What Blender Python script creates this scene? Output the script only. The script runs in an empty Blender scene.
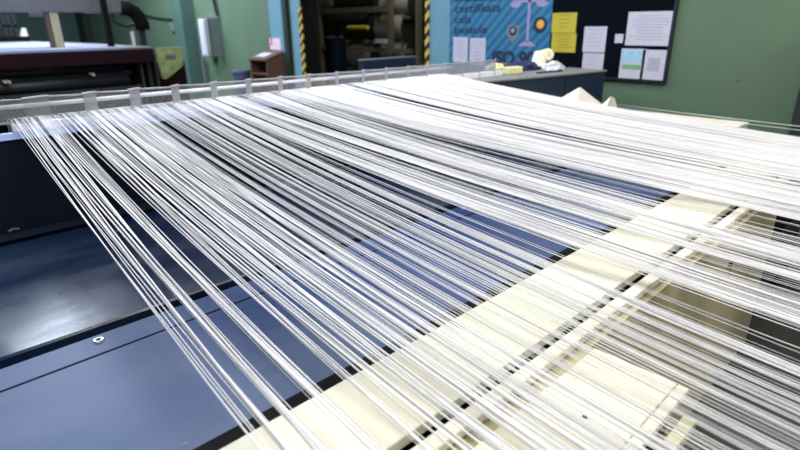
import bpy, bmesh, math, random
from mathutils import Vector, Matrix
rng = random.Random(11)
scene = bpy.context.scene
COL = scene.collection
H = 1.65                                   # eye height of the photographer
# camera axes measured from the vanishing points (world X along the comb, Y along the threads)
F = 538.0
RX = Vector((0.72046724, 0.25216354, 0.64601896))
RY = Vector((-0.69338149, 0.24553269, 0.67744801))
RZ = Vector((-0.01220891, 0.93601669, -0.35174379))
def ray(x, y):
    d = Vector((x-400, 225-y, F)); return Vector((RX.dot(d), RY.dot(d), RZ.dot(d)))
def atz(x, y, z):
    d = ray(x, y); p = d*((z-H)/d.z); return Vector((p.x, p.y, z))
def atx(x, y, X):
    d = ray(x, y); p = d*(X/d.x); return Vector((X, p.y, p.z+H))
def aty(x, y, Y):
    d = ray(x, y); p = d*(Y/d.y); return Vector((p.x, Y, p.z+H))

# ------------------------------------------------------------------ materials
def lin(c):
    return tuple(((v/255)/12.92 if v/255 <= .04045 else ((v/255+.055)/1.055)**2.4) for v in c)
def mat(name, rgb, rough=.6, metal=0., var=.12, scale=8., bump=0., rough_var=0., stretch=(1,1,1), spec=.5, rgb2=None, detail=5):
    m = bpy.data.materials.new(name); m.use_nodes = True
    nt = m.node_tree; b = nt.nodes['Principled BSDF']
    c = lin(rgb)
    b.inputs['Roughness'].default_value = rough; b.inputs['Metallic'].default_value = metal
    b.inputs['Specular IOR Level'].default_value = spec
    tc = nt.nodes.new('ShaderNodeTexCoord'); mp = nt.nodes.new('ShaderNodeMapping'); nz = nt.nodes.new('ShaderNodeTexNoise')
    mp.inputs['Scale'].default_value = stretch
    nz.inputs['Scale'].default_value = scale; nz.inputs['Detail'].default_value = detail
    nt.links.new(tc.outputs['Object'], mp.inputs[0]); nt.links.new(mp.outputs[0], nz.inputs['Vector'])
    rp = nt.nodes.new('ShaderNodeValToRGB'); nt.links.new(nz.outputs[0], rp.inputs[0])
    rp.color_ramp.elements[0].position = .32; rp.color_ramp.elements[1].position = .68
    c2 = lin(rgb2) if rgb2 else tuple(min(1, v*(1+var)) for v in c)
    rp.color_ramp.elements[0].color = (*(v*(1-var) for v in c), 1) if not rgb2 else (*c, 1)
    rp.color_ramp.elements[1].color = (*c2, 1)
    nt.links.new(rp.outputs[0], b.inputs['Base Color'])
    if rough_var:
        mr = nt.nodes.new('ShaderNodeMapRange'); nt.links.new(nz.outputs[0], mr.inputs[0])
        mr.inputs[1].default_value = .3; mr.inputs[2].default_value = .7
        mr.inputs[3].default_value = rough-rough_var; mr.inputs[4].default_value = rough+rough_var
        nt.links.new(mr.outputs[0], b.inputs['Roughness'])
    if bump:
        bp = nt.nodes.new('ShaderNodeBump'); bp.inputs['Strength'].default_value = bump; bp.inputs['Distance'].default_value = .01
        nt.links.new(nz.outputs[0], bp.inputs['Height']); nt.links.new(bp.outputs[0], b.inputs['Normal'])
    return m
def stripes(name, a, b_, scale, direction='DIAGONAL', rot=(0,0,0), rough=.6, w=.5, soft=.04, coord='Object'):
    m = bpy.data.materials.new(name); m.use_nodes = True
    nt = m.node_tree; b = nt.nodes['Principled BSDF']; b.inputs['Roughness'].default_value = rough
    tc = nt.nodes.new('ShaderNodeTexCoord'); mp = nt.nodes.new('ShaderNodeMapping'); wv = nt.nodes.new('ShaderNodeTexWave')
    mp.inputs['Rotation'].default_value = rot
    wv.wave_type = 'BANDS'; wv.bands_direction = direction; wv.inputs['Scale'].default_value = scale; wv.inputs['Distortion'].default_value = 0
    rp = nt.nodes.new('ShaderNodeValToRGB')
    rp.color_ramp.elements[0].position = w-soft; rp.color_ramp.elements[1].position = w+soft
    rp.color_ramp.elements[0].color = (*lin(a), 1); rp.color_ramp.elements[1].color = (*lin(b_), 1)
    nt.links.new(tc.outputs[coord], mp.inputs[0]); nt.links.new(mp.outputs[0], wv.inputs['Vector'])
    nt.links.new(wv.outputs['Fac'], rp.inputs[0]); nt.links.new(rp.outputs[0], b.inputs['Base Color'])
    return m
M = {}
M['thread'] = mat('white_yarn', (244,244,246), .55, var=.03, scale=60)
nt_ = M['thread'].node_tree; tr_ = nt_.nodes.new('ShaderNodeBsdfTranslucent'); tr_.inputs[0].default_value = (.95, .95, .96, 1)
mx_ = nt_.nodes.new('ShaderNodeMixShader'); mx_.inputs[0].default_value = .22
nt_.links.new(nt_.nodes['Principled BSDF'].outputs[0], mx_.inputs[1]); nt_.links.new(tr_.outputs[0], mx_.inputs[2])
nt_.links.new(mx_.outputs[0], nt_.nodes['Material Output'].inputs[0])
M['bed'] = mat('blue_enamel', (15,32,60), .24, scale=3.6, rough_var=.10, stretch=(.6,1.6,1), bump=.015, spec=.5, rgb2=(32,48,70), detail=9)
M['bed_reflections'] = mat('blue_enamel_painted_reflections', (20,54,110), .40, scale=1.5, rough_var=.08, stretch=(.8,1.5,1), spec=.2, rgb2=(90,104,134), detail=7)  # second colour paints pale reflections of the warm lamp into the enamel
M['navy'] = mat('navy_enamel', (7,19,34), .6, var=.12, scale=5, spec=.08)
M['navy_edge'] = mat('pale_blue_edge', (120,140,190), .4, var=.08, scale=9)
M['cream'] = mat('cream_enamel', (226,224,204), .42, var=.035, scale=5, spec=.4)
M['cream_bar'] = mat('cream_bar_paint', (230,228,210), .38, var=.03, scale=9)
M['khaki'] = mat('khaki_paint', (186,178,140), .6, var=.06, scale=4)
M['olive'] = mat('pale_olive', (196,196,160), .5, var=.06, scale=7)
M['black'] = mat('black_and_gap_shade', (9,9,10), .75, var=.2, scale=9, spec=.15)  # for black parts, and for shade painted into gaps of the machine
M['dark'] = mat('dark_steel', (34,36,40), .5, metal=.3, var=.2, scale=7)
M['steel'] = mat('bright_steel', (190,190,192), .3, metal=.9, var=.06, scale=20)
M['wire'] = mat('reed_wire', (186,186,188), .45, metal=.3, var=.05, scale=30)
M['rod'] = mat('white_rod', (238,240,248), .25, var=.03, scale=20)
M['greyrail'] = mat('grey_rail', (132,132,138), .45, metal=.3, var=.06, scale=10)
M['wall'] = mat('green_wall_paint', (88,113,90), .75, var=.07, scale=1.3, bump=.03, detail=8)
M['wall_back'] = mat('green_back_wall', (72,100,92), .75, var=.1, scale=.9)
M['wall_white'] = mat('white_wall_paint', (170,170,190), .8, var=.05, scale=2)
M['lightblue'] = mat('light_blue_paint', (104,146,164), .7, var=.06, scale=2.5)
M['floor'] = mat('dark_concrete', (74,72,70), .7, var=.15, scale=3, bump=.05)
M['ceil'] = mat('ceiling_paint', (150,152,158), .9, var=.05, scale=2)
M['paper'] = mat('white_paper', (190,190,206), .8, var=.03, scale=12)
M['ink'] = mat('grey_ink', (160,162,178), .8, var=.1, scale=30)
M['darkink'] = mat('dark_ink', (28,38,70), .7, var=.1, scale=30)
M['yellow'] = mat('yellow_paper', (186,172,50), .75, var=.06, scale=8)
M['yellowink'] = mat('brown_ink', (120,110,40), .8, var=.1, scale=20)
M['board'] = mat('notice_board_felt', (5,11,21), .95, var=.2, scale=30, spec=.08)
M['boardedge'] = mat('notice_board_frame', (16,24,40), .5, var=.1, scale=10)
M['wood'] = mat('brown_wood', (98,70,54), .55, var=.14, scale=4, stretch=(1,1,8))
M['maroon'] = mat('maroon_paint', (30,8,16), .6, var=.2, scale=5, spec=.12)
M['cloth'] = mat('blue_white_cloth', (142,148,172), .7, var=.05, scale=4)
M['beige'] = mat('beige_post', (170,160,132), .6, var=.08, scale=6)
M['greymetal'] = mat('grey_metal', (104,104,108), .5, metal=.2, var=.06, scale=8)
M['greybox'] = mat('grey_box_enamel', (116,124,122), .5, var=.06, scale=5)
M['whitebox'] = mat('pale_box_enamel', (205,208,216), .5, var=.05, scale=5)
M['lime'] = mat('lime_plastic', (140, 152, 98), .7, var=.3, scale=9)
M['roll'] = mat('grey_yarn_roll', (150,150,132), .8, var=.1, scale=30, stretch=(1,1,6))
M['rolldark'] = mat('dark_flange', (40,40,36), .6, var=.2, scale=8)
M['rackmetal'] = mat('rack_metal', (112,110,92), .6, metal=.2, var=.12, scale=8)
M['tube_yellow'] = mat('yellow_tube', (220,200,50), .5, var=.08, scale=8)
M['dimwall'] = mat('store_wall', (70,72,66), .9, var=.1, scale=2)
M['bluecab'] = mat('blue_cabinet_enamel', (14, 34, 58), .5, var=.08, scale=4)
M['cabtop'] = mat('grey_cabinet_top', (124,124,124), .55, var=.08, scale=7)
M['cloth_navy'] = mat('navy_fabric', (34,46,86), .9, var=.2, scale=12, bump=.3)
M['cloth_yellow'] = mat('pale_yellow_fabric', (226,222,170), .9, var=.06, scale=12, bump=.2)
M['cone'] = mat('cream_yarn_cone', (240,234,206), .8, var=.04, scale=30, bump=.2)
M['plastic'] = mat('pale_plastic_bag', (214,214,226), .35, var=.06, scale=14, bump=.4)
M['brown'] = mat('brown_card', (94,78,60), .8, var=.15, scale=8)
M['redink'] = mat('red_marks', (196,70,90), .7, var=.1, scale=20)
M['pink'] = mat('pink_sheet', (226,196,210), .8, var=.05, scale=12)
M['greenpic'] = mat('green_print', (110,170,120), .7, var=.12, scale=10)
M['bluepic'] = mat('blue_print', (150,190,220), .7, var=.15, scale=22)
M['lilac'] = mat('lilac_print', (150,142,180), .7, var=.06, scale=12)
M['greencoat'] = mat('dark_green_coat', (24,40,32), .6, var=.2, scale=4)
M['bin'] = mat('slate_bin', (70,84,110), .6, var=.1, scale=7)
M['orange_dot'] = mat('amber_print', (226,166,50), .7, var=.15, scale=20)
M['poster'] = stripes('striped_blue_print', (22,92,134), (48,120,158), 5.2, 'DIAGONAL', w=.5, soft=.2)
M['hazard'] = stripes('hazard_stripes', (22,22,20), (206,170,70), 4.2, 'DIAGONAL', w=.5, soft=.05)
M['plinth'] = mat('warm_white_cover', (214,208,196), .7, var=.04, scale=6)

# ------------------------------------------------------------------ mesh helpers
class MB:
    def __init__(s): s.bm = bmesh.new()
    def box(s, x0, x1, y0, y1, z0, z1, rot=None, piv=None):
        r = bmesh.ops.create_cube(s.bm, size=1)
        T = Matrix.Translation(((x0+x1)/2, (y0+y1)/2, (z0+z1)/2)) @ Matrix.Diagonal((abs(x1-x0), abs(y1-y0), abs(z1-z0), 1))
        if rot:
            p = Vector(piv) if piv else Vector(((x0+x1)/2, (y0+y1)/2, (z0+z1)/2))
            T = Matrix.Translation(p) @ rot @ Matrix.Translation(-p) @ T
        bmesh.ops.transform(s.bm, matrix=T, verts=r['verts']); return s
    def cyl(s, a, b, r, r2=None, seg=24):
        a, b = Vector(a), Vector(b); d = b-a
        q = d.to_track_quat('Z', 'Y').to_matrix().to_4x4()
        o = bmesh.ops.create_cone(s.bm, cap_ends=True, segments=seg, radius1=r, radius2=r if r2 is None else r2, depth=d.length)
        bmesh.ops.transform(s.bm, matrix=Matrix.Translation((a+b)/2) @ q, verts=o['verts']); return s
    def prism(s, pts, axis, lo, hi):
        """pts: 2D outline in the plane perpendicular to axis ('x': (y,z), 'y': (x,z), 'z': (x,y))"""
        def P(p, t): return {'x': (t, p[0], p[1]), 'y': (p[0], t, p[1]), 'z': (p[0], p[1], t)}[axis]
        A = [s.bm.verts.new(P(p, lo)) for p in pts]; B = [s.bm.verts.new(P(p, hi)) for p in pts]
        n = len(pts)
        s.bm.faces.new(A); s.bm.faces.new(B[::-1])
        for i in range(n): s.bm.faces.new((A[i], B[i], B[(i+1) % n], A[(i+1) % n]))
        return s
    def tube(s, pts, r, seg=8, cap=True):
        pts = [Vector(p) for p in pts]; rings = []
        for i, p in enumerate(pts):
            t = (pts[min(i+1, len(pts)-1)]-pts[max(i-1, 0)]).normalized()
            u = t.cross(Vector((1, 0, 0)) if abs(t.x) < .9 else Vector((0, 0, 1))).normalized(); v = t.cross(u)
            rr = r[i] if isinstance(r, (list, tuple)) else r
            rings.append([s.bm.verts.new(p + rr*(math.cos(2*math.pi*k/seg)*u + math.sin(2*math.pi*k/seg)*v)) for k in range(seg)])
        for a, b in zip(rings, rings[1:]):
            for k in range(seg): s.bm.faces.new((a[k], a[(k+1) % seg], b[(k+1) % seg], b[k]))
        if cap: s.bm.faces.new(rings[0][::-1]); s.bm.faces.new(rings[-1])
        return s
    def build(s, name, m, parent=None, bevel=0, smooth=False, origin=None):
        bmesh.ops.recalc_face_normals(s.bm, faces=s.bm.faces)
        o0 = Vector(origin) if origin is not None else None
        if o0 is None and parent is None:
            zs = [v.co for v in s.bm.verts]
            o0 = Vector(((min(v.x for v in zs)+max(v.x for v in zs))/2, (min(v.y for v in zs)+max(v.y for v in zs))/2, min(v.z for v in zs)))
        if parent is not None and o0 is None: o0 = world_loc(parent)
        bmesh.ops.translate(s.bm, vec=-o0, verts=s.bm.verts)
        me = bpy.data.meshes.new(name); s.bm.to_mesh(me); s.bm.free()
        me.materials.append(m)
        if smooth:
            for p in me.polygons: p.use_smooth = True
        ob = bpy.data.objects.new(name, me); COL.objects.link(ob)
        if parent is not None:
            ob.parent = parent; ob.location = o0-world_loc(parent)
        else: ob.location = o0
        if bevel:
            md = ob.modifiers.new('bevel', 'BEVEL'); md.width = bevel; md.segments = 2; md.limit_method = 'ANGLE'
        return ob
def world_loc(o):
    v = Vector(o.location)
    while o.parent: o = o.parent; v += Vector(o.location)
    return v
def tag(o, label, cat, group=None, kind=None):
    o['label'] = label; o['category'] = cat
    if group: o['group'] = group
    if kind: o['kind'] = kind
    return o
def thing(name, loc, label, cat, group=None):
    o = bpy.data.objects.new(name, None); o.empty_display_size = .1; COL.objects.link(o); o.location = loc
    return tag(o, label, cat, group)
def struct(o): o['kind'] = 'structure'; return o
def text_mesh(txt, name, m, origin, size, parent, extr=.002, width=None, bold=0.):
    """raised lettering on the right wall: reads along -Y, stands on Z, faces -X"""
    cu = bpy.data.curves.new('lettering_curve', 'FONT'); cu.body = txt; cu.size = size; cu.extrude = extr; cu.offset = bold
    t = bpy.data.objects.new('lettering_tmp', cu); COL.objects.link(t)
    me = bpy.data.meshes.new_from_object(t.evaluated_get(bpy.context.evaluated_depsgraph_get()))
    bpy.data.objects.remove(t); bpy.data.curves.remove(cu)
    xs = [v.co.x for v in me.vertices]; w = max(xs)-min(xs); k = (width/w) if width else 1
    R = Matrix(((0, 0, -1, 0), (-1, 0, 0, 0), (0, 1, 0, 0), (0, 0, 0, 1)))
    me.transform(R @ Matrix.Diagonal((k, 1, 1, 1)) @ Matrix.Translation((-min(xs), 0, 0)))
    me.materials.clear(); me.materials.append(m); me.name = name
    ob = bpy.data.objects.new(name, me); COL.objects.link(ob); ob.parent = parent; ob.location = Vector(origin)-world_loc(parent)
    return ob

# ------------------------------------------------------------------ setting
WX = 5.3
struct(MB().box(-6, 12, -4, 20.2, -.1, 0).build('floor', M['floor']))
struct(MB().box(-6, 12, -4, 20.2, 4.6, 4.7).build('ceiling', M['ceil']))
DY0, DY1 = 4.99, 7.78                      # doorway into the yarn store
w = MB()
w.box(WX, WX+.25, -4, DY0, 0, 2.3).box(WX, WX+.25, DY1, 20.2, 0, 2.3)
struct(w.build('wall_right', M['wall']))
struct(MB().box(WX, WX+.25, -4, 20.2, 2.3+1e-3, 4.6).build('wall_right_upper', M['wall_white']))
struct(MB().box(-6, WX, 20, 20.2, 0, 4.6).build('wall_back', M['wall_back']))
struct(MB().box(3.95, 4.45, 19.95, 19.998, 1.95, 2.6).build('window_1', M['wall_white']))
# light blue painted surround of the doorway, hazard-striped edges
struct(MB().box(WX-.012, WX-.0005, 4.62, DY0, 0, 2.29).build('trim_1', M['lightblue']))
struct(MB().box(WX-.012, WX-.0005, 8.36, 8.75, 0, 2.29).build('trim_2', M['lightblue']))
struct(MB().box(WX-.012, WX-.0005, DY1+.03, 8.08, 0, 2.29).build('trim_3', M['lightblue']))
struct(MB().box(WX-.03, WX-.013, DY0-.035, DY0+.03, 0, 1.9).build('trim_4', M['hazard']))
struct(MB().box(WX-.03, WX-.013, DY1-.03, DY1+.06, 0, 1.9).build('trim_5', M['hazard']))
struct(MB().box(WX-.06, WX-.0005, 8.14, 8.24, 0, 2.1).build('trim_6', M['greencoat']))
struct(MB().box(WX-.28, WX-.0005, 11.72, 12.2, 0, 2.29).build('trim_7', M['wall_back']))
struct(MB().box(WX-.2, WX-.0005, 19.0, 19.6, 0, 2.29).build('trim_8', M['greencoat']))
struct(MB().box(WX-.012, WX+.26, DY1-.012, DY1-.0005, 0, 2.3).build('trim_9', M['black']))
# store room shell
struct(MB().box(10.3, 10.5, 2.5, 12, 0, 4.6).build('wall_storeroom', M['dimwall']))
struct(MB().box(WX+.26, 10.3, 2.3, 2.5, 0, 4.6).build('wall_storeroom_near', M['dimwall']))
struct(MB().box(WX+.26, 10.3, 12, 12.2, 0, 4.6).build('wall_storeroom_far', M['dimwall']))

# ------------------------------------------------------------------ blue machine bed
ZC = H-.75      # cream table top .90
ZB = H-.85      # blue bed .80
XL, XR = -.55, 4.15
t = thing('machine_bed', (1.8, 1.8, 0), 'wide blue enamelled machine bed lying open below the white threads', 'machine')
MB().prism([(.955, ZB-.02), (.955, ZB), (1.612, ZB), (1.617, ZB-.02)], 'x', XL, 3.27).build('front_sheet', M['bed_reflections'], t)['label'] = 'blue front sheet with pale patches painted as lamp reflections'
MB().prism([(1.668, ZB-.03), (1.668, ZB-.004), (1.675, ZB+.002), (2.64, ZB+.012), (2.66, ZB-.03)], 'x', XL, 3.27).build('rear_sheet', M['bed'], t)
MB().box(XL, 3.27, 1.60, 1.667, ZB-.05, ZB-.030).build('groove', M['navy'], t)['label'] = 'dark groove between the two blue sheets'
MB().box(XL, 3.27, 1.495, 1.502, ZB-.001, ZB+.0015).build('seam', M['navy'], t)
MB().prism([(2.63, ZB-.02), (2.60, ZB+.03), (2.64, ZB+.045), (2.67, ZB+.04), (2.67, ZB-.02)], 'x', XL, 3.27).build('ledge', M['navy'], t)
MB().prism([(2.672, ZB-.03), (2.782, ZB+.400), (2.795, ZB+.415), (2.835, ZB+.415), (2.835, ZB-.03)], 'x', XL, 3.28).build('back_panel', M['navy'], t)
MB().prism([(2.780, ZB+.402), (2.794, ZB+.4155), (2.835, ZB+.4155), (2.835, ZB+.428), (2.790, ZB+.428), (2.772, ZB+.406)], 'x', XL, 3.28).build('top_edge', M['navy_edge'], t)['label'] = 'pale blue top edge of the back panel'
MB().box(XL, 3.27, .97, 2.62, .05, ZB-.035).build('frame', M['navy'], t)
p = atz(99, 341, ZB)
b = MB().cyl((p.x, p.y, ZB-.003), (p.x, p.y, ZB+.006), .0165, .0135).build('bolt', M['steel'], t, smooth=False)
b['label'] = 'large steel bolt head with a ring'
MB().cyl((p.x, p.y, ZB+.0055), (p.x, p.y, ZB+.0075), .0075, .007).build('socket', M['dark'], b)
p = atz(185, 444, ZB); MB().cyl((p.x, p.y, ZB-.002), (p.x, p.y, ZB+.001), .006).build('rivet', M['greymetal'], t)
p = atz(20, 241, ZB+.03)
tag(MB().tube([(p.x-.02, 2.655, ZB+.052), (p.x, 2.662, ZB+.056), (p.x+.02, 2.655, ZB+.053)], .006, 6).build('fluff', M['brown']), 'small pale scrap of fluff on the ledge at the back of the bed', 'lint')
p = atz(468, 210, ZB+.02)
tag(MB().tube([(p.x-.05, p.y, ZB+.034), (p.x, p.y+.01, ZB+.036), (p.x+.03, p.y-.01, ZB+.034), (p.x+.07, p.y+.01, ZB+.036)], [.005, .009, .007, .004], 6).build('yarn_scrap', M['beige']), 'beige yarn scrap lying on the blue bed in the long gap between threads', 'lint')

# ------------------------------------------------------------------ cream guide table, bar and cover plate
t = thing('guide_table', (1.8, .7, 0), 'long cream guide board beside the blue bed with threads crossing it', 'table')
MB().box(-.25, 4.25, .600, .822, ZC-.028, ZC).build('table_top', M['cream'], t, bevel=.003)
MB().box(-.25, 4.25, .8225, .954, ZC-.092, ZC-.086).build('gap_shade', M['black'], t)['label'] = 'black strip painted as shade in the gap along the back edge'  # black strip stands for the shade in the gap between table and bed
MB().box(-.25, 4.25, .64, .80, .02, ZC-.03).build('support', M['dark'], t)
for sx, sy in ((475, 398), (614, 225), (620, 259), (690, 226)):
    p = atz(sx, sy, ZC)
    if .61 < p.y < .81: MB().cyl((p.x, p.y, ZC-.001), (p.x, p.y, ZC+.0012), .005, seg=12).build('screw', M['greymetal'], t)
t = thing('guide_bar', (1.8, .545, 0), 'narrow cream bar in front of the cream guide board', 'bar')
MB().box(-.25, 4.3, .531, .566, ZC-.02, ZC+.004).build('bar', M['cream_bar'], t, bevel=.004)
MB().box(-.25, 4.3, .567, .600, .5, ZC-.06).build('gutter', M['black'], t)['label'] = 'dark gutter behind the bar'
t = thing('front_cabinet', (1.4, .45, 0), 'khaki front panel of the machine under the narrow cream bar', 'cabinet')
MB().box(-.25, 3.03, .515, .565, .03, ZC-.03).build('panel', M['khaki'], t)
MB().box(-.25, 1.125, .489, .514, ZC-.30, ZC-.022).build('upper_strip', M['khaki'], t)
for (a, b_) in (((730, 263), (727, 282)), ((719, 277), (714, 295))):
    p, q = aty(*a, .51), aty(*b_, .51)
    h = MB().cyl((p.x, .506, p.z), (q.x, .506, q.z), .0035, seg=10).build('hook', M['beige'], t)
    MB().cyl((p.x, .506, p.z-.018), (p.x, .506, p.z+.004), .007, seg=12).build('knob', M['black'], h)
t = thing('cover_plate', (.45, .39, 0), 'wide cream cover plate in the near corner with one dark screw', 'cover')
MB().box(-.25, 1.118, .2935, .488, ZC-.02, ZC).build('plate', M['cream'], t, bevel=.003)
MB().box(-.25, 1.118, .268, .2915, ZC-.02, ZC).build('lip', M['cream'], t, bevel=.003)
MB().box(-.20, 1.05, .28, .48, .03, ZC-.022).build('body', M['dark'], t)
p = atz(585, 417, ZC)
s = MB().cyl((p.x, p.y, ZC-.002), (p.x, p.y, ZC+.002), .0055, seg=16).build('screw', M['dark'], t)
tag(MB().box(-.25, 1.03, .222, .247, ZC-.03, ZC-.006).build('olive_rail', M['olive'], bevel=.002), 'pale olive rail along the near edge of the cream cover plate', 'rail')
t = thing('shade_block', (3.6, .7, 0), 'added black housing right of the khaki panel, seen between threads', 'filler')  # black block added to keep the open machine dark here
MB().box(3.04, 4.2, .575, .63, .02, ZC-.03).build('body', M['black'], t, bevel=.01)
MB().box(3.2, 4.1, .57, .576, .15, .55).build('door', M['dark'], t)
t = thing('warp_roller', (2.2, -.55, 0), 'steel roller at the front taking up the white threads', 'roller')
MB().cyl((.1, -.55, H-.845), (4.3, -.55, H-.845), .06, seg=32).build('barrel', M['steel'], t, smooth=False)
for x in (.1, 4.24): MB().box(x, x+.06, -.62, -.48, 0, H-.79).build('bracket', M['dark'], t)

# right-hand side frame with the warm white cover
t = thing('side_frame', (4.48, 1.7, 0), 'warm white side cover of the machine running beside the outermost threads', 'frame')
MB().box(4.37, 4.60, 1.09, 2.40, .0, H-.7305).build('body', M['plinth'], t, bevel=.006)
MB().box(4.36, 4.61, 1.09, 2.40, H-.73, H-.718).build('cover', M['plinth'], t, bevel=.002)
# paper caps resting on it
def folded(name, pts, label, cat='paper'):
    bm = MB(); vs = [bm.bm.verts.new(p) for p in pts[0]]
    for f in pts[1]: bm.bm.faces.new([vs[i] for i in f])
    o = bm.build(name, M['plinth']); md = o.modifiers.new('thick', 'SOLIDIFY'); md.thickness = .004
    return tag(o, label, cat)
zt = H-.718+.003
a, c, e = aty(556, 106, 2.15), aty(580, 87, 2.2), aty(603, 104, 2.1)
folded('folded_paper', ([(a.x, 2.0, zt), (c.x, 2.2, c.z), (e.x, 2.0, zt), (a.x+.05, 2.42, zt), (e.x-.02, 2.42, zt)], [(0, 1, 2), (0, 3, 1), (1, 4, 2), (3, 4, 1)]), 'tent of folded cream paper peaking beside the blue cabinet')
a, c, e = aty(598, 103, 1.9), aty(612, 96, 1.9), aty(614, 110, 1.9)
folded('paper_flap', ([(a.x, 1.86, zt), (c.x-.02, 1.90, c.z), (c.x+.05, 1.90, c.z-.02), (e.x+.03, 1.86, zt), (a.x+.03, 2.0, zt), (e.x, 2.0, zt)], [(0, 1, 2, 3), (0, 4, 1), (2, 5, 3), (1, 4, 5, 2)]), 'small upturned flap of cream paper right of the paper tent')

# ------------------------------------------------------------------ comb (zigzag reed)
YC = 2.86; ZT = H-.284; ZBT = H-.386
comb = thing('zigzag_comb', (2.0, YC, ZBT-.06), 'long zigzag wire comb through which all white threads run', 'comb')
fx = [(.26, .325), (.461, .569), (.696, .766), (.899, .967), (1.105, 1.165), (1.316, 1.376), (1.524, 1.584), (1.732, 1.792), (1.937, 1.997), (2.152, 2.212), (2.376, 2.436), (2.583, 2.643), (2.797, 2.857), (3.005, 3.065), (3.193, 3.253), (3.418, 3.478), (3.634, 3.694), (3.836, 3.896)]
zlow = [ZBT]*len(fx)
def dents(p, q, z0, z1, pitch, depth=.009, th=.0011):
    mb = MB(); p, q = Vector((*p, 0)), Vector((*q, 0)); d = (q-p); n = max(2, int(d.length/pitch)); ang = math.atan2(d.y, d.x)
    R = Matrix.Rotation(ang, 4, 'Z')
    for i in range(n):
        c = p+d*((i+.5)/n); mb.box(c.x-th/2, c.x+th/2, c.y-depth/2, c.y+depth/2, z0, z1, rot=R)
    mb.box(p.x, p.x+d.length, p.y-.004, p.y+.004, z1-.004, z1+.002, rot=R, piv=(p.x, p.y, z1))
    mb.box(p.x, p.x+d.length, p.y-.004, p.y+.004, z0-.004, z0+.004, rot=R, piv=(p.x, p.y, z0))
    return mb
YA, YB = YC-.025, YC+.025
prev = (.06, YB)
for i, (x0, x1) in enumerate(fx):
    z1 = ZT - .014*i/len(fx); z0 = ZBT if i < 14 else ZBT-.01*(i-13)-.012
    dents(prev, (x0, YA), z0, z1-.004, .0055, depth=.0045, th=.0012).build('wire_screen', M['wire'], comb)
    dents((x0, YA), (x1, YB), z0, z1, .0045, depth=.0027, th=.0007).build('reed_plate', M['wire'], comb)
    prev = (x1, YB)
MB().box(.40, 3.95, YC-.022, YC+.03, H-.432, ZBT-.004).build('base_rail', M['rod'], comb, bevel=.003)
for x in (.08, 1.0, 2.0, 3.0): MB().box(x, x+.04, YC-.02, YC+.02, ZB-.03-.6, H-.433).build('bracket', M['dark'], comb)
rod = MB().cyl((.04, YC+.085, H-.328), (3.40, YC+.085, H-.338), .010, seg=20).build('guide_rod', M['rod'], comb, smooth=True)
rod['label'] = 'bright white rod behind the wires'

# ------------------------------------------------------------------ threads
YE = .822; Z0, S0, CV = -.372, .181, .037
def zpath(Y): q = YC-Y; return Z0-(S0*q-CV*q*q/2)
def interp(x, xs, ys):
    if x <= xs[0]: return ys[0]
    for k in range(1, len(xs)):
        if x <= xs[k]: return ys[k-1]+(ys[k]-ys[k-1])*(x-xs[k-1])/(xs[k]-xs[k-1])
    return ys[-1]
# where the sheet stands at the front edge of the bed and where the same threads pass the comb; three dark gaps close there
FX = [.31, 1.318, 1.468, 1.640, 1.755, 2.030, 2.295, 3.95]
CX = [.405, 1.245, 1.250, 1.395, 1.400, 1.735, 1.745, 3.23]
def thread_pts(xf, xc, dz, sag, drift=0.):
    xb = xc+rng.uniform(-.004, .004)
    P = [Vector((xb, YC+.118, .62)), Vector((xb, YC+.108, H-.41)), Vector((xb, YC+.085, H-.385)), Vector((xb, YC+.05, H-.375))]
    sl = (xf-xc)/(YC-YE)
    for k in range(15):
        q = 3.41*k/14; Y = YC-q; t_ = q/3.41
        fan = sl*(q if q < 2.04 else 2.04+(q-2.04)*.75)
        P.append(Vector((xc+fan+drift*t_*t_, Y, H+zpath(Y)+dz*t_*(1-t_)*2-sag*4*t_*(1-t_))))
    return P
def at_sheet(px, py):
    d = ray(px, py)
    Y = .7
    for _ in range(30): Y = d.y*(zpath(Y)/d.z)
    return d.x*(zpath(Y)/d.z)
def edge_x(px): return at_sheet(px, 448-.55*(px-219))
fronts_left = []
# loose bundles at the left, one by one: (pixel on the bed edge, spread px, number)
loose = [(253, 1.5, 3), (266, 2.5, 6), (286, 5.5, 11), (317, 4.5, 11), (349, 1.8, 7), (365, 4, 6), (383, 6, 15), (400, 3, 8), (409, 4, 9), (419, 4, 8), (432, 6, 15), (446, 6, 13)]
for bi, (px, sp, n) in enumerate(loose):
    for k in range(n):
        x = edge_x(px + sp*((k+.5)/n-.5)*2 + rng.gauss(0, .5))
        fronts_left.append((x, bi, rng.uniform(.0008, .0014) if rng.random() < .68 else .0021))
def clusters(x0, x1, n, sd0, sd1, k0, k1, keep=lambda x: 1.):
    out = []
    while len(out) < n:
        c = rng.uniform(x0, x1)
        if rng.random() > keep(c): continue
        sd = rng.uniform(sd0, sd1)
        for _ in range(rng.randint(k0, k1)):
            u = rng.gauss(c, sd)
            if x0 < u < x1: out.append(u)
    return out[:n]
nd = 300-len(fronts_left); x0 = edge_x(453)
fronts_left += [(u, 99, rng.uniform(.0004, .00065) if rng.random() < .88 else .0013) for u in clusters(x0, 1.318, nd, .001, .006, 3, 9, lambda x: .55+.45*(x-x0)/(1.318-x0))]
fronts_left.sort()
names = {0: ('one of the three outermost white threads at the left edge of the sheet', 'outermost threads at the left edge'),
         1: ('white thread of the narrow bundle second from the left edge of the sheet', 'second loose bundle'),
         2: ('white thread of the wider bundle third from the left edge of the sheet', 'third loose bundle'),
         3: ('white thread of the bundle fourth from the left edge of the sheet', 'fourth loose bundle'),
         4: ('white thread of the tight bright bundle standing alone over the blue bed', 'tight bright bundle')}
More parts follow.
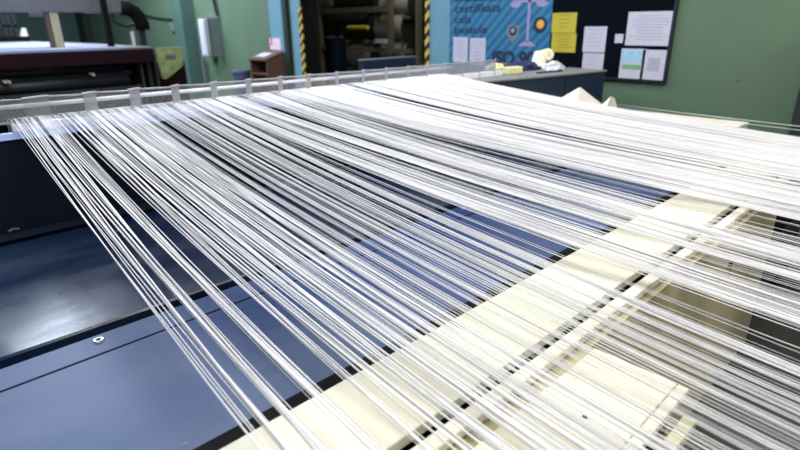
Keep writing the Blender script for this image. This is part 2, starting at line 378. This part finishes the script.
for xf, bi, rad in fronts_left:
    xc = interp(xf, FX, CX) + rng.gauss(0, .022 if bi < 99 else .007); xc = xc if xc > .402 else .402+rng.uniform(0, .03)
    m = MB(); m.tube(thread_pts(xf, xc, rng.gauss(0, .005), rng.uniform(-.004, .006), rng.uniform(-.015, .015)), rad, 5)
    o = m.build('warp_thread', M['thread'], smooth=True)
    if bi in names: lb, gr = names[bi]
    elif bi < 99: lb, gr = 'white thread of the spaced bundles between the lone bright bundle and the dense band', 'spaced bundles in the left half'
    else: lb, gr = 'white thread in the dense band just left of the long blue gap', 'dense band left of the long gap'
    tag(o, lb, 'thread', gr)
# the rest of the sheet, past 300
rest = MB()
xs = clusters(1.330, 1.455, 4, .001, .002, 1, 2) + clusters(1.468, 1.640, 85, .001, .005, 4, 10) + clusters(1.65, 1.745, 12, .001, .003, 1, 3)
xs += clusters(1.755, 2.030, 150, .001, .005, 4, 9) + clusters(2.04, 2.285, 14, .001, .003, 1, 4) + clusters(2.295, 3.95, 1120, .0012, .007, 4, 12)
for xf in xs:
    xc = min(max(interp(xf, FX, CX) + rng.gauss(0, .007), .41), 3.25)
    rad = rng.uniform(.0006, .0009) if rng.random() < .88 else .0015
    rest.tube(thread_pts(xf, xc, rng.gauss(0, .005), rng.uniform(-.004, .006), rng.gauss(0, .015)), rad, 4)
o = rest.build('warp_threads', M['thread'], smooth=True)
tag(o, 'dense sheet of fine white threads right of the long blue gap', 'threads', kind='stuff')
# two stray threads beyond the cover
for k, (lb, ya, yb) in enumerate((('upper of two stray white threads stretched in front of the green wall', 103, 127), ('lower of two stray white threads stretched in front of the green wall', 105.5, 131))):
    a, b_ = aty(606, ya, 2.35), aty(806, yb, .7)
    tag(MB().tube([a, (a+b_)/2-Vector((0, 0, .006)), b_], .0022, 5).build('stray_thread', M['thread'], smooth=True), lb, 'thread')

# ------------------------------------------------------------------ right post and grey lid
t = thing('steel_post', (5.09, .845, 0), 'dark green upright post by the green wall at the right edge', 'post')
MB().box(5.02, 5.16, .78, .91, .04, 1.62).build('post', M['greencoat'], t, bevel=.008)
MB().box(4.97, 5.2, .73, .96, 0, .04).build('base_plate', M['dark'], t)
tag(MB().box(4.66, 4.94, .72, 1.02, 0, H-.83).build('grey_box', M['greymetal'], bevel=.01), 'flat grey box top beside the dark post', 'box')

# ------------------------------------------------------------------ blue cabinet under the comb's right end
ca = math.atan2(2.40-2.64, 4.92-3.45); Rz = Matrix.Rotation(ca, 4, 'Z'); cp = (3.45, 2.64, 0); zc = H-.43
t = thing('blue_cabinet', (4.15, 2.75, 0), 'long dark blue cabinet with grey top littered with cloths and yarn', 'cabinet')
MB().box(3.30, 4.955, 2.64, 3.05, .0, zc-.016, rot=Rz, piv=cp).build('body', M['bluecab'], t, bevel=.006)
MB().box(3.29, 4.965, 2.63, 3.06, zc-.0155, zc, rot=Rz, piv=cp).build('top', M['cabtop'], t, bevel=.003)
MB().box(4.40, 4.404, 2.636, 2.64, .3, zc-.02, rot=Rz, piv=cp).build('seam', M['dark'], t)
def lump(name, c, size, m, label, cat, seed, rot=0, amp=.25, flat=0):
    r_ = random.Random(seed); bm = MB()
    o = bmesh.ops.create_icosphere(bm.bm, subdivisions=4, radius=1)
    from mathutils import noise
    for v in bm.bm.verts:
        n_ = noise.noise(v.co*1.7+Vector((seed, seed*2, 0)))*amp + noise.noise(v.co*4+Vector((seed*3, 0, seed)))*amp*.5
        q = v.co*(1+n_); q.z = max(q.z, -.25)
        q = Vector((q.x*size[0], q.y*size[1], (q.z+.25)*size[2]))
        v.co = Matrix.Rotation(rot, 3, 'Z') @ q + Vector(c)
    return tag(bm.build(name, m, smooth=True), label, cat)
def on_cab(x, y): return atz(x, y, zc)
p = on_cab(521, 70); lump('navy_cloth', (p.x, p.y, zc), (.20, .12, .065), M['cloth_navy'], 'bundle of navy cloth on the blue cabinet beside the cream yarn cone', 'cloth', 3, ca)
p = on_cab(501, 70.5); lump('yellow_cloth', (p.x-.02, p.y+.05, zc), (.10, .08, .055), M['cloth_yellow'], 'crumpled pale yellow cloth at the left end of the cabinet top', 'cloth', 5, ca)
p = on_cab(500, 74); tag(MB().box(p.x-.08, p.x+.10, p.y-.02, p.y+.04, zc, zc+.035, rot=Rz).build('brown_box', M['brown'], bevel=.004), 'low dark brown box in front of the pale yellow cloth', 'box')
p = on_cab(506, 70); lump('brown_cloth', (p.x, p.y+.03, zc), (.14, .09, .05), M['brown'], 'dark brown rag heaped behind the pale yellow cloth', 'cloth', 8, ca)
p = on_cab(515, 74); tag(MB().box(p.x-.09, p.x+.09, p.y-.01, p.y+.07, zc, zc+.06, rot=Rz).build('cream_block', M['cloth_yellow'], bevel=.008), 'small cream block on the front edge of the cabinet top', 'block')
p = on_cab(541, 69); 
t = thing('yarn_cone', (p.x, p.y, zc), 'cream cone of yarn leaning on the right part of the cabinet top', 'yarn cone')
d = Vector((-.40, -.35, .50)).normalized(); c0 = Vector((p.x+.02, p.y+.02, zc+.025))
MB().cyl((p.x-.03, p.y+.02, zc+.005), (p.x+.02, p.y+.03, zc+.15), .075, .06, seg=28).build('yarn', M['cone'], t, smooth=False, bevel=.012)
q = Vector((p.x+.045, p.y-.02, zc+.125)); dd = Vector((-.05, -.08, .02))
MB().cyl(q-dd*.7, q+dd*.5, .062, .055, seg=24).build('cap_winding', M['cone'], t, bevel=.01)
MB().cyl(q+dd*.5, q+dd*.56, .02, seg=14).build('tube_core', M['cloth_yellow'], t)
p = on_cab(553, 70); lump('plastic_bag', (p.x, p.y, zc), (.11, .08, .06), M['plastic'], 'pale translucent plastic bag beside the cream yarn cone', 'bag', 12, ca, .35)
p = on_cab(550, 72.3); tag(MB().box(p.x-.17, p.x+.15, p.y-.02, p.y+.015, zc, zc+.012, rot=Rz).build('dark_rod', M['dark'], bevel=.003), 'flat dark bar in front of the plastic bag on the cabinet', 'bar')

# low navy cabinet behind the comb
a, b_ = aty(363, 60, 4.3), aty(416, 56.5, 4.3)
t = thing('navy_cabinet', ((a.x+b_.x)/2, 4.34, 0), 'navy blue cabinet standing behind the comb before the dark doorway', 'cabinet')
MB().box(a.x, b_.x, 4.3, 4.38, 0, a.z-.012).build('body', M['bluecab'], t, bevel=.005)
MB().box(a.x-.005, b_.x+.005, 4.295, 4.385, a.z-.0115, a.z+.003).build('top', M['greymetal'], t, bevel=.003)

# ------------------------------------------------------------------ poster and notice board on the right wall
X0 = WX-.0005
def wallbox(mb, y0, y1, z0, z1, off, th=.003): return mb.box(X0-off-th, X0-off, y0, y1, z0, z1)
t = thing('certificate_poster', (WX-.01, 3.92, H-.55), 'large striped blue certificate poster with dark lettering on the wall', 'poster')
wallbox(MB(), 3.222, 4.612, H-.55, H+.62, 0, .012).build('sheet', M['poster'], t)
def line(txt, x0, y, x1, hgt, bold=.0012):
    a, b_ = atx(x0, y, WX-.013), atx(x1, y, WX-.013)
    return text_mesh(txt, 'lettering', M['darkink'], (WX-.0135, a.y, a.z), hgt, t, width=a.y-b_.y, bold=bold)
line('kvalitates', 455, 2, 497, .125)
line('certifikats', 455, 12.5, 500.5, .125)
line('cels', 455, 23, 471, .12)
line('pasaule', 455, 33, 487, .12)
line('ISO 900', 492, 63.5, 543, .20, .009)
sc_ = MB(); a = atx(527, 42, WX-.013)
sc_.box(WX-.0145, WX-.0125, a.y-.016, a.y+.016, a.z, a.z+.52).box(WX-.0145, WX-.0125, a.y-.02+.0-.17, a.y+.02+.19, a.z+.40, a.z+.425)
sc_.prism([(a.y-.12, a.z-.045), (a.y+.12, a.z-.045), (a.y+.035, a.z+.01), (a.y-.035, a.z+.01)], 'x', WX-.0145, WX-.0125)
for s in (-1, 1):
    yy = a.y+.01+s*.165
    sc_.prism([(yy+.075*math.cos(k*math.pi/8), a.z+.40-.05*math.sin(k*math.pi/8)) for k in range(9)], 'x', WX-.0145, WX-.0125)
sc_.build('scales_emblem', M['lilac'], t)['label'] = 'lilac drawing of a pair of scales'
def disc(px, py, r, m, name, off, parent, seg=28):
    c = atx(px, py, WX-.013); return MB().cyl((WX-.0125-off, c.y, c.z), (WX-.0145-off, c.y, c.z), r, seg=seg).build(name, m, parent)
d = disc(540, 25, .085, M['darkink'], 'globe_emblem', 0, t); disc(540.5, 24.3, .046, M['orange_dot'], 'globe', .0021, d, 10)
a = atx(513, 32, WX-.013)
cr = MB().prism([(a.y-.075, a.z+.07), (a.y+.075, a.z+.07), (a.y+.08, a.z-.03), (a.y, a.z-.11), (a.y-.08, a.z-.03)], 'x', WX-.0145, WX-.0125).build('crest_emblem', M['greybox'], t)
disc(513, 31, .05, M['darkink'], 'crest_ring', .0021, cr); disc(513, 30.5, .026, M['lilac'], 'crest_centre', .0043, cr)
def sheet(name, px0, py0, px1, py1, m, label, off, ink=None, lines=0, cat='paper', wdt=.75, skip=0):
    a, b_ = atx(px0, py0, X0), atx(px1, py1, X0)
    o = wallbox(MB(), b_.y, a.y, b_.z, a.z, off).build(name, m); tag(o, label, cat)
    if lines:
        mb = MB(); hh = a.z-b_.z; ww = a.y-b_.y; r_ = random.Random(px0)
        for k in range(lines):
            zz = a.z-hh*(.12+.78*k/lines); l = ww*wdt*r_.uniform(.5, 1)
            mb.box(X0-off-.0042, X0-off-.0031, (a.y+b_.y)/2-l/2, (a.y+b_.y)/2+l/2, zz-hh*.012, zz+hh*.012)
        mb.build('print_lines', ink, o)
    return o
sheet('white_notice', 454.2, 37, 468, 62.5, M['paper'], 'left of two white sheets on the striped blue poster', .0125, M['ink'], 6)
sheet('white_notice', 471, 38, 485.5, 65.5, M['paper'], 'right of two white sheets on the striped blue poster', .0125, M['ink'], 6)
t = thing('notice_board', (WX-.02, 2.6, H-.52), 'black framed notice board on the green wall right of the blue poster', 'notice board')
zb = H-.525
wallbox(MB(), 2.0, 3.205, zb, H+.55, 0, .03).build('panel', M['board'], t)
fr = MB(); wallbox(fr, 1.975, 1.9995, zb-.02, H+.57, 0, .04); wallbox(fr, 2.0, 3.205, zb-.02, zb-.0005, 0, .04); wallbox(fr, 2.0, 3.205, H+.5505, H+.57, 0, .04)
fr.build('frame', M['boardedge'], t)
sheet('yellow_notice', 554.5, 13, 577, 33, M['yellow'], 'upper of two yellow notices on the black board', .0305, M['yellowink'], 4, wdt=.6)
sheet('yellow_notice', 554, 33.3, 576.5, 52.5, M['yellow'], 'lower of two yellow notices on the black board', .0305, M['yellowink'], 5, wdt=.8)
sheet('white_sheet', 586.5, 26.5, 606, 52.5, M['paper'], 'upper sheet of the tall white pair left on the black board', .0305, M['ink'], 5)
sheet('white_sheet', 585, 52.8, 604, 70, M['paper'], 'lower sheet of the tall white pair left on the black board', .0305, M['ink'], 4)
sheet('paper_tag', 617, 34, 624, 43, M['paper'], 'tiny white square note alone mid board', .0305)
sheet('white_poster', 630.5, 12, 672, 46, M['paper'], 'large white sheet at the top right of the black board', .0305, M['ink'], 9, wdt=.85)
o = sheet('leaflet', 623.5, 48.3, 643.5, 79, M['paper'], 'leaflet with blue and green pictures under the large white sheet', .0305)
a, b_ = atx(624.5, 50, X0), atx(643, 62, X0); MB().box(X0-.0351, X0-.0336, b_.y, a.y, b_.z, a.z).build('picture', M['bluepic'], o)
a, b_ = atx(623.8, 64, X0), atx(642.8, 69.5, X0); MB().box(X0-.0351, X0-.0336, b_.y, a.y, b_.z, a.z).build('green_band', M['greenpic'], o)
o = sheet('printed_page', 645, 49.5, 667, 80.5, M['paper'], 'white page with a grey printed block, lower right on the board', .0305)
a, b_ = atx(650, 57, X0), atx(660, 71, X0); mb = MB()
for k in range(9):
    zz = b_.z+(a.z-b_.z)*k/9; mb.box(X0-.0348, X0-.0336, b_.y, a.y, zz, zz+(a.z-b_.z)*.075)
mb.build('print_lines', M['ink'], o)
# old marks on the wall
tag(MB().box(WX-.0022, WX-.0005, 1.38, 1.41, H-.50, H-.485).build('wall_stain', M['brown']), 'small brown scrape on the green wall', 'stain')

# ------------------------------------------------------------------ lectern, bin, pink sign
a = atx(250, 62, WX-.45); 
lx1 = 5.25; ly0 = atx(284.5, 60, lx1).y; lx0 = aty(267, 65, ly0).x; ly1 = atx(250, 65, lx0).y; zf, zbk = aty(267, 61, ly0).z, aty(284.5, 52.5, ly0).z
# its sloping top rises towards the doorway
t = thing('lectern', ((lx0+lx1)/2, (ly0+ly1)/2, 0), 'brown wooden lectern with sloping top and open shelf by the wall', 'lectern')
MB().prism([(lx0, 0), (lx1, 0), (lx1, zbk), (lx0, zf)], 'y', ly0, ly0+.03).build('side_panel', M['wood'], t)
MB().prism([(lx0, 0), (lx1, 0), (lx1, zbk), (lx0, zf)], 'y', ly1-.03, ly1).build('side_panel', M['wood'], t)
MB().box(lx1-.02, lx1, ly0+.031, ly1-.031, 0, zbk-.02).build('back_panel', M['wood'], t)
MB().prism([(lx0-.03, zf), (lx1, zbk+.004), (lx1, zbk+.026), (lx0-.03, zf+.024)], 'y', ly0-.01, ly1+.01).build('sloping_top', M['wood'], t)
MB().box(lx0+.01, lx1-.021, ly0+.031, ly1-.031, zf-.24, zf-.215).build('shelf', M['wood'], t)
MB().box(lx0+.01, lx1-.021, ly0+.031, ly1-.031, .1, .13).build('shelf', M['wood'], t)
sl = (zbk-zf)/(lx1-lx0+.03)
tag(MB().prism([(lx0+.06, zf+.09*sl+.027), (lx1-.12, zf+(lx1-.12-lx0+.03)*sl+.027), (lx1-.12, zf+(lx1-.12-lx0+.03)*sl+.032), (lx0+.06, zf+.09*sl+.032)], 'y', ly0+.16, ly1-.10).build('writing_paper', M['paper']), 'white paper lying on the sloping lectern top', 'paper')
bp_ = aty(241.5, 72, 9.35); BX, BY = bp_.x, 9.35
t = thing('waste_bin', (BX, BY, 0), 'slate blue waste bin standing left of the wooden lectern', 'bin')
MB().cyl((BX, BY, 0), (BX, BY, H-.81), .12, .16, seg=28).build('body', M['bin'], t)
MB().cyl((BX, BY, H-.81), (BX, BY, H-.77), .18, .17, seg=28).build('rim', M['bin'], t)
a, b_ = atx(269.5, 38, WX-.0125), atx(281, 50, WX-.0125)
o = tag(MB().box(WX-.0155, WX-.0128, b_.y, a.y, b_.z, a.z).build('pink_notice', M['pink']), 'pink notice with two red dots beside the doorway', 'notice')
for py in (39.5, 43.5):
    c = atx(271.5, py, WX-.0155); MB().cyl((WX-.0156, c.y, c.z), (WX-.018, c.y, c.z), .03, seg=18).build('red_dot', M['redink'], o)

# ------------------------------------------------------------------ electrical boxes and cables
def wbox(name, px0, py0, px1, py1, depth, m, label, cat, grow=.004):
    a, b_ = atx(px0, py0, WX-depth), atx(px1, py1, WX-depth)
    t = thing(name, (WX, (a.y+b_.y)/2, b_.z), label, cat)
    MB().box(WX-depth, WX-.0006, b_.y, a.y, b_.z, a.z).build('case', m, t, bevel=.01)
    MB().box(WX-depth-.012, WX-depth-.0005, b_.y+.03, a.y-.03, b_.z+.03, a.z-.03).build('door', m, t, bevel=.005)
    return t
wbox('switch_box', 197.5, 19, 208, 56.5, .22, M['whitebox'], 'pale electrical box on the green wall, left of the grey one', 'electrical box')
wbox('fuse_box', 206.5, 17.5, 210, 57, .27, M['greybox'], 'grey electrical box on the green wall, right of the pale one', 'electrical box')
a = atx(203, 57, WX-.08); tag(MB().cyl((WX-.08, a.y, .0), (WX-.08, a.y, a.z-.02), .035, seg=12).build('conduit', M['greymetal']), 'grey conduit running from the pale electrical box to the floor', 'pipe')
a = atx(215, 17, WX-.1); tag(MB().tube([(WX-.05, a.y, a.z+.02), (WX-.05, a.y+.1, a.z+.4), (WX-.04, a.y+.25, a.z+1.3)], .03, 8).build('supply_cable', M['dark']), 'dark cable rising from the top of the grey electrical box', 'cable')
pts = []
for k in range(13):
    s = k/12; px = 145+s*45; py = 15+2*s-4*s*0+6*(4*s*(1-s))*.5; pts.append(atx(px, py, WX-.03))
tag(MB().tube(pts, .014, 6).build('sagging_cable', M['dark']), 'thin dark cable sagging along the green wall', 'cable')
a = atx(174.5, 27, WX); tag(MB().box(WX-.05, WX-.0006, a.y-.12, a.y+.12, a.z-.09, a.z+.09).build('wall_socket', M['greybox'], bevel=.01), 'small grey socket on the green wall left of the boxes', 'socket')

# ------------------------------------------------------------------ machine in the left background
YM = 8.0
def m_at(x, y, Y=YM): return aty(x, y, Y)
t = thing('roller_machine', (1.4, YM+.8, 0), 'long dark maroon roller machine in the left background', 'machine')
xl, xr = .2, m_at(155, 60).x
z_top = m_at(60, 50).z
MB().box(xl, xr, YM, YM+5.0, z_top-.03, z_top).build('table_top', M['greymetal'], t, bevel=.01)
MB().box(xl, xr, YM-.02, YM+.12, m_at(60, 67).z, z_top-.031).build('front_beam', M['maroon'], t, bevel=.01)['label'] = 'dark maroon front beam'
MB().box(xl, xr-.05, YM+.5, YM+4.8, .05, z_top-.04).build('frame', M['black'], t)
for y0, y1, dy in ((68, 76, .06), (80, 92, .0)):
    a, b_ = m_at(50, y0), m_at(50, y1); r_ = (a.z-b_.z)/2
    MB().cyl((xl, YM+.15+dy, (a.z+b_.z)/2), (xr-.35, YM+.15+dy, (a.z+b_.z)/2), r_, seg=28).build('roller', M['dark'], t, smooth=True)
MB().box(xl, xr-.2, YM+.1, YM+.16, m_at(50, 101).z-.25, m_at(50, 93).z).build('lower_board', M['rolldark'], t)
MB().box(xl, xr-.25, YM+.3, YM+.34, m_at(50, 81).z, m_at(50, 77).z).build('cross_bar', M['dark'], t)
for px, pxw in ((142, 2.2), (149, 3.5), (157, 2)):
    a, b_ = m_at(px, 58), m_at(px+pxw, 58); MB().box(a.x, b_.x, YM+.12, YM+.4, 0, z_top-.1).build('end_post', M['rolldark'] if px != 149 else M['dark'], t)
for px, py in ((5, 82), (9, 82), (93, 74.5)):
    a = m_at(px, py, YM-.03); MB().cyl((a.x, YM+.08, a.z), (a.x, YM-.06, a.z), .018, seg=14).build('handle', M['beige'], t)
# gantry
g0, g1 = m_at(0, 11, YM+.6), m_at(103, 2, YM+.6)
MB().box(xl-.5, g1.x, YM+.6, YM+.8, g0.z-.01, g0.z+.17).build('gantry_beam', M['greymetal'], t, bevel=.012)
MB().box(xl-.5, g1.x-.06, YM+.81, YM+1.2, g0.z+.155, g0.z+.25).build('lamp_strip', M['wall_white'], t)
a, b_ = m_at(47.5, 30, YM+.65), m_at(51, 30, YM+.65); MB().box(a.x, b_.x, YM+.62, YM+.7, z_top, g0.z).build('gantry_post', M['brown'], t)
a, b_ = m_at(52, 30, YM+.65), m_at(61, 30, YM+.65); MB().box(a.x, b_.x, YM+.62, YM+.74, z_top, g0.z).build('gantry_post', M['beige'], t, bevel=.01)
a = m_at(108, 25, YM+.3); MB().box(a.x-.035, a.x+.035, YM+.3, YM+.37, z_top, z_top+1.1).build('black_post', M['black'], t)
hz = []
for px, py in ((121, 8), (128, 9), (134, 12), (138.5, 17), (141.5, 23), (143, 30)): hz.append(m_at(px, py, YM+.6))
MB().tube(hz, .10, 12).build('hose', M['black'], t, smooth=True)['label'] = 'thick black curved hose'
a = m_at(142.5, 37, YM+.6); MB().box(a.x-.035, a.x+.035, YM+.56, YM+.64, z_top, a.z+.13).build('hose_stand', M['dark'], t)
a, b_ = m_at(131, 33, YM+.55), m_at(135.5, 47, YM+.55); MB().box(a.x, b_.x, YM+.52, YM+.58, z_top, a.z+.02).build('bracket', M['plinth'], t)
a = m_at(117, 22, YM+.62); MB().tube([(a.x-.02, YM+.62, a.z+.25), (a.x-.05, YM+.62, a.z), (a.x+.12, YM+.62, a.z-.06), (a.x+.22, YM+.62, a.z-.03)], .025, 8).build('lever', M['dark'], t)
a, b_ = m_at(97, 7, YM+.55), m_at(105, 7, YM+.55); MB().box(a.x-.1, b_.x+.35, YM+.59, YM+.83, g0.z-.02, g0.z+.25).build('carriage', M['greymetal'], t, bevel=.01)
a = m_at(118, 50, YM+.02)
tag(MB().prism([(YM-.03, z_top-.02), (YM-.03, z_top+.01), (YM+4.6, z_top+.02), (YM+4.6, z_top+.001), (YM-.021, z_top+.001), (YM-.021, z_top-.02)], 'x', xl+.4, a.x).build('white_fabric', M['cloth']), 'bluish white fabric spread over the left background machine', 'fabric')
# lime tray hung at the end
a = [m_at(x, y, YM+.5) for x, y in ((156, 48), (183, 47), (183, 66), (167, 79), (163, 79))]
o = tag(MB().prism([(p.x, p.z) for p in a], 'y', YM+.5, YM+.56).build('lime_sack', M['lime']), 'lime green sack hanging before a dark box right of the maroon machine', 'sack')
a, b_ = m_at(165, 55, YM+.49), m_at(176, 59, YM+.49); MB().box(a.x, b_.x, YM+.492, YM+.4995, b_.z, a.z).build('patch', M['greymetal'], o)
a, b_ = m_at(158, 60, YM+.57), m_at(184.5, 60, YM+.57)
tag(MB().box(a.x, b_.x, YM+.57, YM+1.0, 0, m_at(170, 62, YM+.57).z).build('dark_box', M['maroon'], bevel=.01), 'dark box behind the lime green sack', 'box')
# far rack on the left
t = thing('far_rack', (2.6, 14, 0), 'dark frame rack standing far behind the white fabric', 'rack')
for px in (1, 6, 12): a = aty(px, 20, 14); MB().box(a.x, a.x+.07, 14, 14.07, 0, aty(px, 14, 14).z).build('post', M['dark'], t)
a, b_ = aty(-6, 37, 14), aty(29, 39.5, 14); MB().box(a.x, b_.x, 13.9, 14.5, b_.z-.12, a.z).build('shelf', M['black'], t)
a, b_ = aty(-6, 25, 14), aty(18, 27, 14); MB().box(a.x, b_.x, 14.0, 14.07, b_.z, a.z).build('rail', M['dark'], t)
a, b_ = aty(24.5, 37.2, 14.1), aty(24, 28, 14.1)
tag(MB().cyl((a.x, 14.15, a.z+.0), (b_.x, 14.15, b_.z), .09, .04, seg=18).build('white_cone', M['plinth']), 'small white cone of yarn on the far dark rack', 'yarn cone')

# ------------------------------------------------------------------ yarn store behind the doorway
XS = 7.6
def s_at(x, y, X=XS): return atx(x, y, X)
t = thing('beam_rack', (XS, 8.3, 0), 'dark steel rack holding yarn rolls behind the doorway', 'rack')
def rail(px0, py0, px1, py1, hgt, name='rail', X=XS, m='rackmetal'):
    a, b_ = s_at(px0, py0, X), s_at(px1, py1, X); MB().box(X, X+.08, b_.y, a.y, (a.z+b_.z)/2-hgt/2, (a.z+b_.z)/2+hgt/2).build(name, M[m], t)
rail(316, 10, 390, 10, .10); rail(322, 50, 410, 49, .08); rail(318, 2, 330, 2, .12)
for px in (318, 389, 417):
    a, b_ = s_at(px-1.2, 30), s_at(px+1.8, 30); MB().box(XS-.01, XS+.09, b_.y, a.y, 0, 2.5).build('post', M['rackmetal'], t)
def roll(px0, px1, py, rad, label, X=XS+.12, m='roll'):
    a, b_ = s_at(px0, py, X+.3), s_at(px1, py, X+.3)
    z = (a.z+b_.z)/2
    o = thing('yarn_roll', (X+.3, (a.y+b_.y)/2, z-rad), label, 'yarn roll', 'yarn rolls in the dark store')
    MB().cyl((X+.3, a.y, z), (X+.3, b_.y, z), rad, seg=32).build('winding', M[m], o, smooth=False)
    for yy, s in ((a.y, 1), (b_.y, -1)): MB().cyl((X+.3, yy+s*.001, z), (X+.3, yy+s*.03, z), rad*1.18, seg=32).build('flange', M['rolldark'], o)
    for yy in (a.y-.06, b_.y+.02): MB().box(XS+.081, X+.75, yy, yy+.04, z-rad-.06, z-rad-.0005).build('arm', M['rackmetal'], t)
    MB().cyl((X+.3, a.y+.031, z), (X+.3, a.y+.12, z), rad*.25, seg=14).build('axle', M['rackmetal'], o)
roll(383, 412, 27, .26, 'pale grey yarn roll in the middle tier by the right door edge')
roll(386, 416, 5, .20, 'pale grey yarn roll in the top tier by the right door edge')
roll(388, 414, 52, .22, 'pale grey yarn roll in the bottom tier by the right door edge')
roll(352, 377, 26, .27, 'dark yarn roll behind the yellow tube', m='rolldark')
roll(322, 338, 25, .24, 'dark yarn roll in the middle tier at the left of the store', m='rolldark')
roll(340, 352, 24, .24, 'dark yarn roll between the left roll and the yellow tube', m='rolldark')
roll(355, 380, 56, .24, 'olive yarn roll in the bottom tier below the yellow tube')
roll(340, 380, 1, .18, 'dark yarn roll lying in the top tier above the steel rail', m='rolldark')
a, b_ = s_at(348, 27.5, XS-.05), s_at(368, 27.5, XS-.05)
tag(MB().cyl((XS-.05, a.y, a.z), (XS-.05, b_.y, b_.z), .04, seg=16).build('yellow_tube', M['tube_yellow'], smooth=False), 'bright yellow tube lying across the dark yarn store', 'tube')
a, b_ = s_at(376, 40.5, XS-.05), s_at(386, 41, XS-.05)
tag(MB().box(XS-.07, XS-.01, b_.y, a.y, a.z-.05, a.z+.03).build('pale_carton', M['paper'], bevel=.004), 'small pale carton on the yarn rack', 'carton')
a, b_ = s_at(328, 40, 6.6), s_at(343, 40, 6.6)
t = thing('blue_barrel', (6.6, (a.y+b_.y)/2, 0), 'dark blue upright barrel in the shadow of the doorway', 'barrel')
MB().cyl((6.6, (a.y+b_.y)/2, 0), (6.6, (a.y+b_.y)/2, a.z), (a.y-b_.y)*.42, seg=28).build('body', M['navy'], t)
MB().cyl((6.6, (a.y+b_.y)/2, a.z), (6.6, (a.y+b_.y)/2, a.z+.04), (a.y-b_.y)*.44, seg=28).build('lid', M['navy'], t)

# ------------------------------------------------------------------ lights
def area(name, loc, size, power, color, rot=(0, 0, 0), size_y=None):
    l = bpy.data.lights.new(name, 'AREA'); l.energy = power; l.color = color; l.shape = 'RECTANGLE'; l.size = size; l.size_y = size_y or size
    o = bpy.data.objects.new(name, l); COL.objects.link(o); o.location = loc; o.rotation_euler = rot; return o
COOL = (.76, .86, 1.0); WARM = (1.0, .95, .86)
area('tubes_and_fill', (1.0, 4.6, 4.4), 2.2, 190, COOL, size_y=3.6)
area('tubes_and_fill', (1.2, 9.4, 4.4), 1.0, 330, COOL, size_y=3.5)
area('tubes_and_fill', (2.4, .9, 4.4), 3.4, 210, WARM, size_y=2.4)
area('tubes_and_fill', (3.7, 4.6, 4.4), 1.2, 80, COOL, size_y=3.5)
area('tubes_and_fill', (3.4, 11.5, 4.4), .8, 380, COOL, size_y=3.5)
area('tubes_and_fill', (1.8, -2.6, 4.4), 2.5, 180, WARM, size_y=1.2)  # added fill behind the camera, brightens the khaki panel and threads
area('store_fill', (6.6, 6.5, 4.3), 1.2, 80, WARM)  # added fill with no known source, makes the rolls in the store visible
W = bpy.data.worlds.new('hall_light'); scene.world = W; W.use_nodes = True
bg = W.node_tree.nodes['Background']; bg.inputs[0].default_value = (.72, .82, 1.0, 1); bg.inputs[1].default_value = .45

# ------------------------------------------------------------------ camera
cam = bpy.data.cameras.new('camera'); co = bpy.data.objects.new('camera', cam); COL.objects.link(co)
right = Vector((RX[0], RY[0], RZ[0])); up = Vector((RX[1], RY[1], RZ[1])); fwd = Vector((RX[2], RY[2], RZ[2]))
co.matrix_world = Matrix(((right.x, up.x, -fwd.x, 0), (right.y, up.y, -fwd.y, 0), (right.z, up.z, -fwd.z, H), (0, 0, 0, 1)))
cam.sensor_width = 36; cam.lens = F/800*36; cam.clip_start = .02; cam.clip_end = 100
cam.dof.use_dof = True; cam.dof.focus_distance = 1.75; cam.dof.aperture_fstop = 2.4
scene.camera = co
vs = scene.view_settings; vs.view_transform = 'Standard'; vs.look = 'None'; vs.gamma = 1; vs.use_curve_mapping = False; vs.exposure = -.14
